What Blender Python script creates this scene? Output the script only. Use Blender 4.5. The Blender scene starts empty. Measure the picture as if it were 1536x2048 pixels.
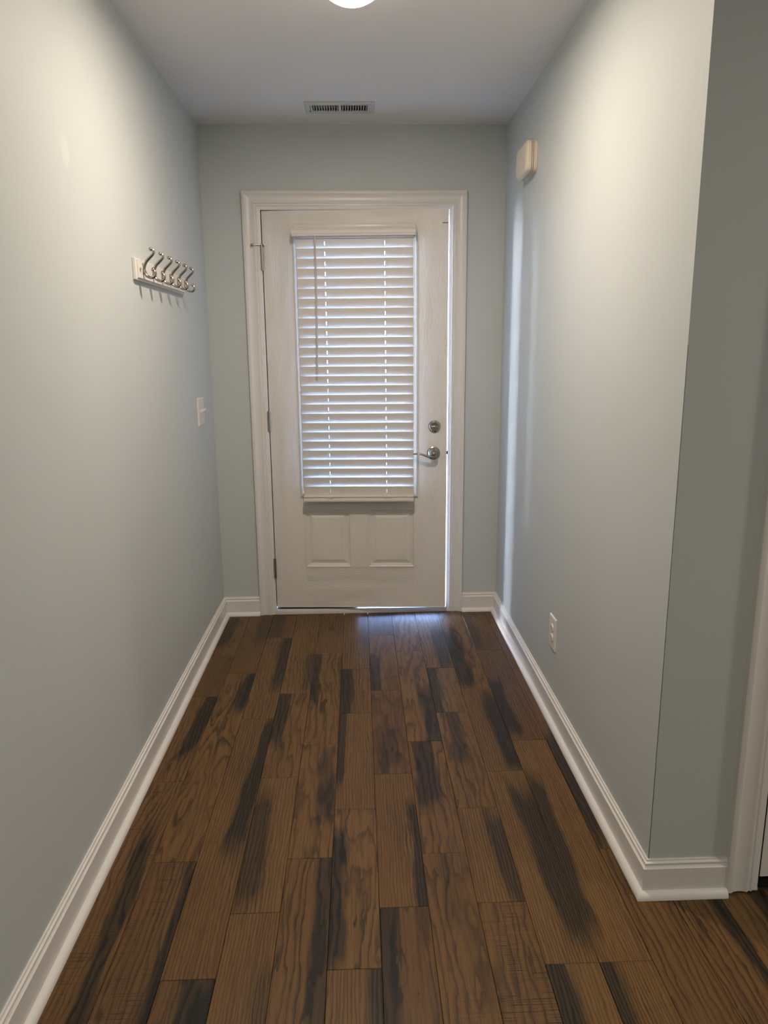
import bpy, bmesh, math, random
from mathutils import Vector, Matrix
random.seed(7)
C = bpy.context.scene.collection
PI = math.pi
V3 = lambda *a: Vector(a)

# ------------------------------------------------------------------ camera
FPX = 1481.73                                    # focal length in pixels of the 1536 x 2048 frame
cam_d = bpy.data.cameras.new('camera'); cam = bpy.data.objects.new('camera', cam_d); C.objects.link(cam)
yaw, pitch, roll = 0.03334, 0.21675, -0.0090
f0 = Vector((math.sin(yaw), math.cos(yaw), 0)); r0 = Vector((math.cos(yaw), -math.sin(yaw), 0)); u0 = Vector((0, 0, 1))
fw = f0*math.cos(pitch) - u0*math.sin(pitch); up = u0*math.cos(pitch) + f0*math.sin(pitch)
rt = r0*math.cos(roll) + up*math.sin(roll); up2 = up*math.cos(roll) - r0*math.sin(roll)
M = Matrix((rt, up2, -fw)).transposed().to_4x4(); M.translation = Vector((0, -3.8282, 1.4004))
cam.matrix_world = M
cam_d.sensor_fit = 'VERTICAL'; cam_d.sensor_height = 36.0; cam_d.lens = FPX/2048*36.0
cam_d.clip_start = 0.02; cam_d.clip_end = 200
bpy.context.scene.camera = cam

# ------------------------------------------------------------------ sky, sun, exposure
SKY_STRENGTH = 42.0; SUN = 27.0; LAMP_W = 31.0; LAMP_COL = (1.0, 0.84, 0.69); ROOM_W = 20.0
w = bpy.data.worlds.new('sky'); bpy.context.scene.world = w; w.use_nodes = True
nt = w.node_tree; bg = nt.nodes['Background']
tc = nt.nodes.new('ShaderNodeTexCoord'); sx = nt.nodes.new('ShaderNodeSeparateXYZ'); cr = nt.nodes.new('ShaderNodeValToRGB')
nt.links.new(tc.outputs['Generated'], sx.inputs[0]); nt.links.new(sx.outputs[2], cr.inputs[0])
cr.color_ramp.elements[0].position = 0.0; cr.color_ramp.elements[0].color = (0.42, 0.62, 1.0, 1)
cr.color_ramp.elements[1].position = 0.7; cr.color_ramp.elements[1].color = (0.20, 0.40, 1.0, 1)
nt.links.new(cr.outputs[0], bg.inputs[0]); bg.inputs[1].default_value = SKY_STRENGTH
sun_d = bpy.data.lights.new('sun', 'SUN'); sun = bpy.data.objects.new('sun', sun_d); C.objects.link(sun)
sun_d.energy = SUN; sun_d.angle = math.radians(20); sun_d.color = (0.86, 0.93, 1.0)
sun.rotation_euler = Vector((0.68, -0.70, -0.12)).to_track_quat('-Z', 'Y').to_euler()   # low hazy sun in front of the house, to the left
# the lamp of the room to the right, out of view
al = bpy.data.lights.new('room_lamp', 'AREA'); alo = bpy.data.objects.new('room_lamp', al); C.objects.link(alo)
al.shape = 'DISK'; al.size = 0.3; al.energy = ROOM_W; al.color = (1.0, 0.90, 0.78); alo.location = (2.6, -2.95, 2.42)
al2 = bpy.data.lights.new('fill_lamp', 'AREA'); alo2 = bpy.data.objects.new('fill_lamp', al2); C.objects.link(alo2)  # added fill light from behind the camera
al2.shape = 'DISK'; al2.size = 0.5; al2.energy = ROOM_W*0.8; al2.color = (1.0, 0.90, 0.78); alo2.location = (0.5, -4.6, 2.42)
vs = bpy.context.scene.view_settings
vs.view_transform = 'Standard'; vs.look = 'None'; vs.exposure = 0.0; vs.gamma = 1.0; vs.use_curve_mapping = False

# ------------------------------------------------------------------ helpers
def obj(name, bm, mat, parent=None, smooth=False, loc=None):
    me = bpy.data.meshes.new(name)
    bmesh.ops.recalc_face_normals(bm, faces=bm.faces)
    bm.to_mesh(me); bm.free()
    if smooth:
        for p in me.polygons: p.use_smooth = True
        me.set_sharp_from_angle(angle=math.radians(38))
    if mat: me.materials.append(mat)
    o = bpy.data.objects.new(name, me); C.objects.link(o)
    if parent: o.parent = parent
    if loc is not None: o.location = loc
    return o
def thing(name, label, cat, loc=(0, 0, 0), group=None):
    o = bpy.data.objects.new(name, None); C.objects.link(o); o.location = loc
    o.empty_display_size = 0.05
    o['label'] = label; o['category'] = cat
    if group: o['group'] = group
    return o
def struct_empty(name, loc=(0, 0, 0), rz=0.0):
    o = bpy.data.objects.new(name, None); C.objects.link(o); o.location = loc; o.rotation_euler = (0, 0, rz)
    o.empty_display_size = 0.05; o['kind'] = 'structure'
    return o
def struct(name, bm, mat, **k):
    o = obj(name, bm, mat, **k); o['kind'] = 'structure'; return o
def box(bm, x0, x1, y0, y1, z0, z1, bev=0.0, seg=1):
    vv = [bm.verts.new((x, y, z)) for x in (x0, x1) for y in (y0, y1) for z in (z0, z1)]
    idx = [(0, 1, 3, 2), (4, 6, 7, 5), (0, 4, 5, 1), (2, 3, 7, 6), (0, 2, 6, 4), (1, 5, 7, 3)]
    fs = [bm.faces.new([vv[i] for i in f]) for f in idx]
    if bev > 0:
        bmesh.ops.recalc_face_normals(bm, faces=fs)
        es = list({e for f in fs for e in f.edges})
        bmesh.ops.bevel(bm, geom=es, offset=bev, segments=seg, affect='EDGES', profile=0.5)
    return bm
def nb(): return bmesh.new()
def quad(bm, *pts): return bm.faces.new([bm.verts.new(p) for p in pts])
def loft(bm, rings, closed=True, cap=True):
    """rings: lists of points of equal length; skins between them."""
    R = [[bm.verts.new(p) for p in r] for r in rings]
    n = len(R[0])
    for a, b in zip(R[:-1], R[1:]):
        for i in range(n if closed else n-1):
            j = (i+1) % n
            bm.faces.new((a[i], a[j], b[j], b[i]))
    if cap:
        if closed:
            bm.faces.new(list(reversed(R[0]))); bm.faces.new(R[-1])
    return R
def cyl(bm, p0, p1, r, n=16, r1=None):
    p0 = Vector(p0); p1 = Vector(p1); d = (p1-p0).normalized()
    a = d.orthogonal().normalized(); b = d.cross(a)
    r1 = r if r1 is None else r1
    loft(bm, [[p + a*q*math.cos(2*PI*i/n) + b*q*math.sin(2*PI*i/n) for i in range(n)] for p, q in ((p0, r), (p1, r1))])
def lathe(bm, o, axis, prof, n=28):
    """prof: (distance along the axis, radius)"""
    o = Vector(o); d = Vector(axis).normalized(); a = d.orthogonal().normalized(); b = d.cross(a)
    loft(bm, [[o + d*h + a*r*math.cos(2*PI*i/n) + b*r*math.sin(2*PI*i/n) for i in range(n)] for h, r in prof])
def catmull(P, n=6):
    P = [Vector(p) for p in P]; out = []
    for i in range(len(P)-1):
        p0 = P[max(i-1, 0)]; p1 = P[i]; p2 = P[i+1]; p3 = P[min(i+2, len(P)-1)]
        for k in range(n):
            t = k/n
            out.append(0.5*((2*p1) + (p2-p0)*t + (2*p0-5*p1+4*p2-p3)*t*t + (3*p1-p0-3*p2+p3)*t**3))
    out.append(P[-1]); return out
def tube(bm, pts, rad, n=10, flat=1.0, side=None):
    """tube along pts; rad(t) gives the radius; flat squashes along the side vector"""
    L = len(pts); rings = []
    s = Vector(side) if side else None
    prev = None
    for i, p in enumerate(pts):
        d = (pts[min(i+1, L-1)] - pts[max(i-1, 0)]).normalized()
        if s is not None: a = (s - d*s.dot(d)).normalized()
        else:
            a = d.orthogonal().normalized() if prev is None else (prev - d*prev.dot(d)).normalized()
        prev = a; b = d.cross(a); r = rad(i/(L-1))
        rings.append([p + a*r*flat*math.cos(2*PI*k/n) + b*r*math.sin(2*PI*k/n) for k in range(n)])
    loft(bm, rings)
def sphere(bm, c, r, seg=14, rng=8, sz=1.0):
    bmesh.ops.create_uvsphere(bm, u_segments=seg, v_segments=rng, radius=r, matrix=Matrix.Translation(c) @ Matrix.Diagonal((1, 1, sz, 1)))
def sweep_profile(bm, path, prof, n_in, n_out):
    """profile (a, b) swept along a path; n_in(i) and n_out(i) give the two profile axes at each path point"""
    loft(bm, [[Vector(p) + n_in[i]*a + n_out[i]*b for a, b in prof] for i, p in enumerate(path)])

# ------------------------------------------------------------------ materials
def new_mat(name):
    m = bpy.data.materials.new(name); m.use_nodes = True
    return m, m.node_tree, m.node_tree.nodes['Principled BSDF']
def N(nt, t, **k):
    n = nt.nodes.new(t)
    for a, v in k.items(): setattr(n, a, v)
    return n
def mth(nt, op, a, b=None, c=None, clamp=False):
    n = nt.nodes.new('ShaderNodeMath'); n.operation = op; n.use_clamp = clamp
    for i, v in enumerate((a, b, c)):
        if v is None: continue
        if isinstance(v, (int, float)): n.inputs[i].default_value = v
        else: nt.links.new(v, n.inputs[i])
    return n.outputs[0]
def noise(nt, vec, scale, detail=2.0, rough=0.5):
    n = nt.nodes.new('ShaderNodeTexNoise'); n.inputs['Scale'].default_value = scale
    n.inputs['Detail'].default_value = detail; n.inputs['Roughness'].default_value = rough
    if vec is not None: nt.links.new(vec, n.inputs['Vector'])
    return n.outputs['Fac']
def mapping(nt, vec, scale, loc=(0, 0, 0)):
    n = nt.nodes.new('ShaderNodeMapping'); n.inputs['Scale'].default_value = scale; n.inputs['Location'].default_value = loc
    nt.links.new(vec, n.inputs['Vector']); return n.outputs[0]
def mixc(nt, fac, a, b, blend='MIX'):
    n = nt.nodes.new('ShaderNodeMix'); n.data_type = 'RGBA'; n.blend_type = blend
    for i, v in ((0, fac), (6, a), (7, b)):
        if isinstance(v, (int, float)): n.inputs[i].default_value = v
        elif isinstance(v, tuple): n.inputs[i].default_value = v if len(v) == 4 else v + (1,)
        else: nt.links.new(v, n.inputs[i])
    return n.outputs[2]
def bump(nt, bsdf, h, strength, dist=0.001):
    b = nt.nodes.new('ShaderNodeBump'); b.inputs['Strength'].default_value = strength; b.inputs['Distance'].default_value = dist
    nt.links.new(h, b.inputs['Height']); nt.links.new(b.outputs[0], bsdf.inputs['Normal'])
def wall_paint(name, col, rough=0.55, spots=()):
    m, nt, b = new_mat(name)
    co = N(nt, 'ShaderNodeNewGeometry').outputs['Position']
    n1 = noise(nt, co, 2.2, 3)
    c = mixc(nt, n1, tuple(v*0.97 for v in col), tuple(min(1, v*1.03) for v in col))
    for (py, pz, ry, rz, sc) in spots:            # touched-up patch of paint
        v = N(nt, 'ShaderNodeVectorMath', operation='SUBTRACT'); nt.links.new(co, v.inputs[0]); v.inputs[1].default_value = (0, py, pz)
        v2 = N(nt, 'ShaderNodeVectorMath', operation='MULTIPLY'); nt.links.new(v.outputs[0], v2.inputs[0]); v2.inputs[1].default_value = (0, 1/ry, 1/rz)
        l = N(nt, 'ShaderNodeVectorMath', operation='LENGTH'); nt.links.new(v2.outputs[0], l.inputs[0])
        f = mth(nt, 'SUBTRACT', 1.0, l.outputs['Value'], clamp=True); f = mth(nt, 'MULTIPLY', f, 1.6, clamp=True)
        c = mixc(nt, f, c, tuple(min(1, q*sc) for q in col))
    nt.links.new(c, b.inputs['Base Color'])
    b.inputs['Roughness'].default_value = rough; b.inputs['Specular IOR Level'].default_value = 0.35
    bump(nt, b, noise(nt, co, 420, 3), 0.12, 0.0006)
    return m
def plain(name, col, rough=0.4, metal=0.0, nscale=60, var=0.04, bmp=0.03, spec=0.5):
    m, nt, b = new_mat(name)
    co = N(nt, 'ShaderNodeTexCoord').outputs['Object']
    n1 = noise(nt, co, nscale, 3)
    c = mixc(nt, n1, tuple(v*(1-var) for v in col), tuple(min(1, v*(1+var)) for v in col))
    nt.links.new(c, b.inputs['Base Color']); b.inputs['Roughness'].default_value = rough
    b.inputs['Metallic'].default_value = metal; b.inputs['Specular IOR Level'].default_value = spec
    if bmp: bump(nt, b, n1, bmp, 0.001)
    return m
WALLC = (0.55, 0.59, 0.585)
m_wall = wall_paint('pale_aqua_wall_paint', WALLC)
m_wall_l = wall_paint('pale_aqua_wall_paint_touched_up', WALLC, spots=((-1.752, 1.904, 0.035, 0.05, 1.09),))
m_ceil = wall_paint('flat_white_ceiling_paint', (0.79, 0.78, 0.78), 0.8)
m_trim = plain('semigloss_white_trim_paint', (0.75, 0.73, 0.70), 0.32, nscale=12, var=0.02, bmp=0.05)
m_plate = plain('white_plastic', (0.76, 0.74, 0.70), 0.3)
m_ivory = plain('ivory_plastic', (0.74, 0.66, 0.53), 0.4)
m_blind = plain('white_faux_wood', (0.72, 0.69, 0.66), 0.45, nscale=30)
m_wand = plain('ivory_wand_plastic', (0.56, 0.50, 0.45), 0.35)
m_cord = plain('white_cord', (0.8, 0.78, 0.74), 0.7)
m_nickel = plain('brushed_nickel', (0.40, 0.365, 0.32), 0.24, 1.0, nscale=200, bmp=0.02)
m_dark = plain('dark_recess', (0.03, 0.03, 0.032), 0.9, spec=0.05)
m_screw = plain('painted_screw_head', (0.55, 0.52, 0.47), 0.4)
m_vent = plain('white_enamelled_steel', (0.60, 0.60, 0.59), 0.4)
m_rubber = plain('grey_weather_seal', (0.12, 0.12, 0.13), 0.6)
m_gap_dark = plain('dark_gap_seal', (0.09, 0.095, 0.11), 1.0, spec=0.0)
m_alu = plain('aluminium_sill', (0.62, 0.62, 0.62), 0.35, 0.6)
m_asph = plain('dark_ground', (0.13, 0.14, 0.12), 0.9, nscale=20, var=0.1)
m_conc = plain('porch_concrete', (0.40, 0.40, 0.40), 0.9, nscale=20, var=0.1)
m_lawn = plain('lawn_green', (0.10, 0.16, 0.05), 0.9, nscale=8, var=0.3)
m_siding = plain('white_siding', (0.75, 0.75, 0.73), 0.7)
m_sub = plain('subfloor_dark', (0.02, 0.014, 0.01), 0.9)

# white fibreglass door skin with an embossed oak grain
def door_skin(name, horizontal=False):
    m, nt, b = new_mat(name)
    co = N(nt, 'ShaderNodeTexCoord').outputs['Object']
    sc = (1.6, 1, 26) if horizontal else (26, 1, 1.6)
    big = noise(nt, mapping(nt, co, (2.5, 1, 9) if horizontal else (9, 1, 2.5)), 1.0, 1)
    ph = mth(nt, 'MULTIPLY', big, 22.0)
    sxyz = N(nt, 'ShaderNodeSeparateXYZ'); nt.links.new(co, sxyz.inputs[0])
    ph = mth(nt, 'ADD', ph, mth(nt, 'MULTIPLY', sxyz.outputs[2 if horizontal else 0], 60.0))
    fr = mth(nt, 'FRACT', ph)
    fine = noise(nt, mapping(nt, co, tuple(v*9 for v in sc)), 1.0, 3)
    h = mth(nt, 'ADD', mth(nt, 'MULTIPLY', mth(nt, 'POWER', fr, 3.0), 0.7), fine)
    b.inputs['Base Color'].default_value = (0.72, 0.68, 0.63, 1)
    nt.links.new(mixc(nt, noise(nt, co, 14, 2), (0.72, 0.68, 0.63), (0.75, 0.72, 0.67)), b.inputs['Base Color'])
    b.inputs['Roughness'].default_value = 0.42
    bump(nt, b, h, 0.7, 0.0016)
    return m
m_skin = door_skin('embossed_white_door_skin')
m_skin_h = door_skin('embossed_white_door_rail', True)

# glass that lets light pass
m_glass, nt, b = new_mat('clear_door_glass')
nt.nodes.remove(b)
tr = N(nt, 'ShaderNodeBsdfTransparent'); tr.inputs[0].default_value = (0.93, 0.96, 0.96, 1)
gl = N(nt, 'ShaderNodeBsdfGlossy'); gl.inputs['Roughness'].default_value = 0.02
fz = N(nt, 'ShaderNodeFresnel'); fz.inputs[0].default_value = 1.45
ms = N(nt, 'ShaderNodeMixShader'); nt.links.new(fz.outputs[0], ms.inputs[0]); nt.links.new(tr.outputs[0], ms.inputs[1]); nt.links.new(gl.outputs[0], ms.inputs[2])
nt.links.new(ms.outputs[0], nt.nodes['Material Output'].inputs[0])

# lamp globe
m_lamp, nt, b = new_mat('glowing_opal_globe')
b.inputs['Base Color'].default_value = (0.9, 0.88, 0.84, 1)
b.inputs['Emission Color'].default_value = LAMP_COL + (1,)
b.inputs['Emission Strength'].default_value = 16.0
tr = N(nt, 'ShaderNodeBsdfTransparent'); ms = N(nt, 'ShaderNodeMixShader'); ms.inputs[0].default_value = 0.30
nt.links.new(tr.outputs[0], ms.inputs[1]); nt.links.new(b.outputs[0], ms.inputs[2]); nt.links.new(ms.outputs[0], nt.nodes['Material Output'].inputs[0])

# blind slats pass a little daylight
m_slat, nt, b = new_mat('white_blind_slat')
b.inputs['Base Color'].default_value = (0.72, 0.68, 0.63, 1); b.inputs['Roughness'].default_value = 0.45
co = N(nt, 'ShaderNodeTexCoord').outputs['Object']
nt.links.new(mixc(nt, noise(nt, mapping(nt, co, (3, 60, 60)), 1.0, 2), (0.70, 0.66, 0.61), (0.74, 0.70, 0.65)), b.inputs['Base Color'])

# stained oak plank, everything driven by the plank's own properties
def oak():
    m, nt, b = new_mat('brown_stained_oak')
    co = N(nt, 'ShaderNodeTexCoord').outputs['Object']
    oi = N(nt, 'ShaderNodeObjectInfo').outputs['Random']
    def at(name, out='Vector'):
        a = N(nt, 'ShaderNodeAttribute', attribute_type='OBJECT', attribute_name=name); return a.outputs[out]
    g = N(nt, 'ShaderNodeSeparateXYZ'); nt.links.new(at('grain'), g.inputs[0])          # rings, straightness, tint
    s1 = N(nt, 'ShaderNodeSeparateXYZ'); nt.links.new(at('stain_place'), s1.inputs[0])  # across, along, tilt
    s2 = N(nt, 'ShaderNodeSeparateXYZ'); nt.links.new(at('stain_size'), s2.inputs[0])   # across, along, strength
    saw = at('saw', 'Fac')
    off = N(nt, 'ShaderNodeCombineXYZ'); nt.links.new(mth(nt, 'MULTIPLY', oi, 61.7), off.inputs[0]); nt.links.new(mth(nt, 'MULTIPLY', oi, 137.3), off.inputs[1]); nt.links.new(mth(nt, 'MULTIPLY', oi, 91.1), off.inputs[2])
    av = N(nt, 'ShaderNodeVectorMath', operation='ADD')
    def shifted(scale):
        v = mapping(nt, co, scale)
        a = N(nt, 'ShaderNodeVectorMath', operation='ADD'); nt.links.new(v, a.inputs[0]); nt.links.new(off.outputs[0], a.inputs[1]); return a.outputs[0]
    xyz = N(nt, 'ShaderNodeSeparateXYZ'); nt.links.new(co, xyz.inputs[0]); X, Y = xyz.outputs[0], xyz.outputs[1]
    big = noise(nt, shifted((7.5, 1.15, 1)), 1.0, 1.0)
    wob = noise(nt, shifted((42, 7, 1)), 1.0, 3.0)
    ph = mth(nt, 'ADD', mth(nt, 'MULTIPLY', big, g.outputs[0]), mth(nt, 'MULTIPLY', X, g.outputs[1]))
    ph = mth(nt, 'ADD', ph, mth(nt, 'MULTIPLY', wob, 2.1))
    fr = mth(nt, 'FRACT', ph)
    line = N(nt, 'ShaderNodeValToRGB'); nt.links.new(fr, line.inputs[0])
    e = line.color_ramp.elements; e[0].position = 0.0; e[0].color = (0.25, 0.25, 0.25, 1); e[1].position = 0.12; e[1].color = (0, 0, 0, 1)
    for p, v in ((0.5, 0.0), (0.82, 0.75), (0.93, 1.0), (1.0, 0.25)):
        q = line.color_ramp.elements.new(p); q.color = (v, v, v, 1)
    wide = noise(nt, shifted((10, 3, 1)), 1.0, 1)
    lf = mth(nt, 'MULTIPLY', line.outputs[0], mth(nt, 'MULTIPLY_ADD', wide, 1.1, 0.2))
    streak = noise(nt, shifted((190, 2.6, 1)), 1.0, 3)
    streak = mth(nt, 'MULTIPLY', mth(nt, 'SUBTRACT', streak, 0.5, clamp=True), 4.0, clamp=True)
    lf = mth(nt, 'MAXIMUM', mth(nt, 'MULTIPLY', lf, 1.0), mth(nt, 'MULTIPLY', streak, 0.62))
    pores = noise(nt, shifted((520, 16, 1)), 1.0, 2)
    pores = mth(nt, 'MULTIPLY', mth(nt, 'SUBTRACT', pores, 0.5, clamp=True), 3.2, clamp=True)
    base = mixc(nt, g.outputs[2], (0.100, 0.047, 0.015), (0.185, 0.100, 0.031))
    base = mixc(nt, mth(nt, 'MULTIPLY', lf, 1.0, clamp=True), base, (0.022, 0.010, 0.005))
    base = mixc(nt, mth(nt, 'MULTIPLY', pores, 0.55), base, (0.020, 0.010, 0.005))
    # black stain: soft blob cut off by the plank's own edge
    wx = noise(nt, shifted((26, 5, 1)), 1.0, 3); wy = noise(nt, shifted((18, 4, 3)), 1.0, 2)
    du = mth(nt, 'SUBTRACT', mth(nt, 'ADD', X, mth(nt, 'MULTIPLY', mth(nt, 'SUBTRACT', wx, 0.5), 0.05)), s1.outputs[0])
    du = mth(nt, 'SUBTRACT', du, mth(nt, 'MULTIPLY', mth(nt, 'SUBTRACT', Y, s1.outputs[1]), s1.outputs[2]))
    du = mth(nt, 'DIVIDE', mth(nt, 'ABSOLUTE', du), s2.outputs[0])
    dv = mth(nt, 'SUBTRACT', mth(nt, 'ADD', Y, mth(nt, 'MULTIPLY', mth(nt, 'SUBTRACT', wy, 0.5), 0.25)), s1.outputs[1])
    dv = mth(nt, 'DIVIDE', mth(nt, 'ABSOLUTE', dv), s2.outputs[1])
    fu = N(nt, 'ShaderNodeMapRange', interpolation_type='SMOOTHSTEP'); nt.links.new(du, fu.inputs[0]); fu.inputs[1].default_value = 1.15; fu.inputs[2].default_value = 0.6
    fv = N(nt, 'ShaderNodeMapRange', interpolation_type='SMOOTHSTEP'); nt.links.new(dv, fv.inputs[0]); fv.inputs[1].default_value = 1.15; fv.inputs[2].default_value = 0.7
    st = mth(nt, 'MULTIPLY', mth(nt, 'MULTIPLY', fu.outputs[0], fv.outputs[0]), s2.outputs[2])
    st = mth(nt, 'MULTIPLY', st, mth(nt, 'MULTIPLY_ADD', line.outputs[0], 0.4, 0.82), clamp=True)
    base = mixc(nt, st, base, (0.006, 0.0055, 0.005))
    # rough sawn marks across the board
    cross = noise(nt, shifted((9, 330, 1)), 1.0, 3)
    cross = mth(nt, 'MULTIPLY', mth(nt, 'SUBTRACT', cross, 0.52, clamp=True), 7.0, clamp=True)
    patch = mth(nt, 'MULTIPLY', mth(nt, 'SUBTRACT', noise(nt, shifted((14, 5, 5)), 1.0, 1), 0.38, clamp=True), 4.0, clamp=True)
    cf = mth(nt, 'MULTIPLY', mth(nt, 'MULTIPLY', cross, patch), saw, clamp=True)
    base = mixc(nt, cf, base, (0.030, 0.016, 0.010))
    nt.links.new(base, b.inputs['Base Color'])
    rg = mth(nt, 'MULTIPLY_ADD', pores, 0.15, 0.40)
    nt.links.new(rg, b.inputs['Roughness']); b.inputs['Specular IOR Level'].default_value = 0.32
    h = mth(nt, 'SUBTRACT', 1.0, mth(nt, 'MAXIMUM', mth(nt, 'MULTIPLY', lf, 0.6), mth(nt, 'MAXIMUM', mth(nt, 'MULTIPLY', pores, 0.6), cf)))
    bump(nt, b, h, 0.30, 0.0005)
    return m
m_oak = oak()

# ------------------------------------------------------------------ room shell
XL, XR, ZC, YC = -0.7384, 0.7331, 2.4414, -2.168
YB, XE = -5.4, 3.4                                # the room behind and to the right of the camera
T = 0.14
bm = nb(); box(bm, XL-T, XL, YB-T, T, -0.1, ZC+0.1); struct('wall_left', bm, m_wall_l)
# back wall round the door opening
DX0, DX1, DZ = -0.478, 0.478, 2.082
bm = nb()
box(bm, XL, DX0, 0, T, -0.1, ZC); box(bm, DX1, XR, 0, T, -0.1, ZC); box(bm, DX0, DX1, 0, T, DZ, ZC)
struct('wall_back', bm, m_wall)
bm = nb(); box(bm, XR, XR+0.13, YC, T, -0.1, ZC, 0.0); wr = struct('wall_right', bm, m_wall)
bm = nb(); zz = [.103 + i*.05 for i in range(27)]; rc_ = random.Random(5)
Pc = [V3(XR+.0012+rc_.uniform(-.0004, .0004), YC-.0002, z) for z in zz]
tube(bm, Pc, lambda t: .0007*(1-.5*t), 4); obj('corner_crack', bm, m_dark, wr)
# wall facing the camera at the end of the right wall, with the opening of the second door
D2A, D2B = 1.033, 1.85
bm = nb()
box(bm, XR+0.13, D2A, YC, YC+0.12, -0.1, ZC); box(bm, D2B, XE, YC, YC+0.12, -0.1, ZC); box(bm, D2A, D2B, YC, YC+0.12, 2.08, ZC)
struct('wall_return', bm, m_wall)
bm = nb(); box(bm, XE, XE+T, YB-T, YC+0.12, -0.1, ZC); struct('wall_far_right', bm, m_wall)
bm = nb(); box(bm, XL, XE, YB-T, YB, -0.1, ZC); struct('wall_behind', bm, m_wall)
# ceiling with the hole for the register
VX0, VX1, VY0, VY1 = -0.183, 0.064, -0.292, -0.193
bm = nb()
X0, X1, Y0, Y1 = XL-T, XE+T, YB-T, T
box(bm, X0, VX0, Y0, Y1, ZC, ZC+0.1); box(bm, VX1, X1, Y0, Y1, ZC, ZC+0.1)
box(bm, VX0, VX1, Y0, VY0, ZC, ZC+0.1); box(bm, VX0, VX1, VY1, Y1, ZC, ZC+0.1)
struct('ceiling', bm, m_ceil)
bm = nb(); box(bm, X0, X1, Y0, Y1, ZC+0.22, ZC+0.3); struct('roof_light_block', bm, m_siding)  # unseen slab added to keep outdoor light from leaking in

# ------------------------------------------------------------------ floor planks
bm = nb(); box(bm, X0, X1, Y0, 0.0, -0.1, -0.0115); floor = struct('floor', bm, m_sub)
PW = 0.1266; PX0 = -0.7258
E_ = -5.4
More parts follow.
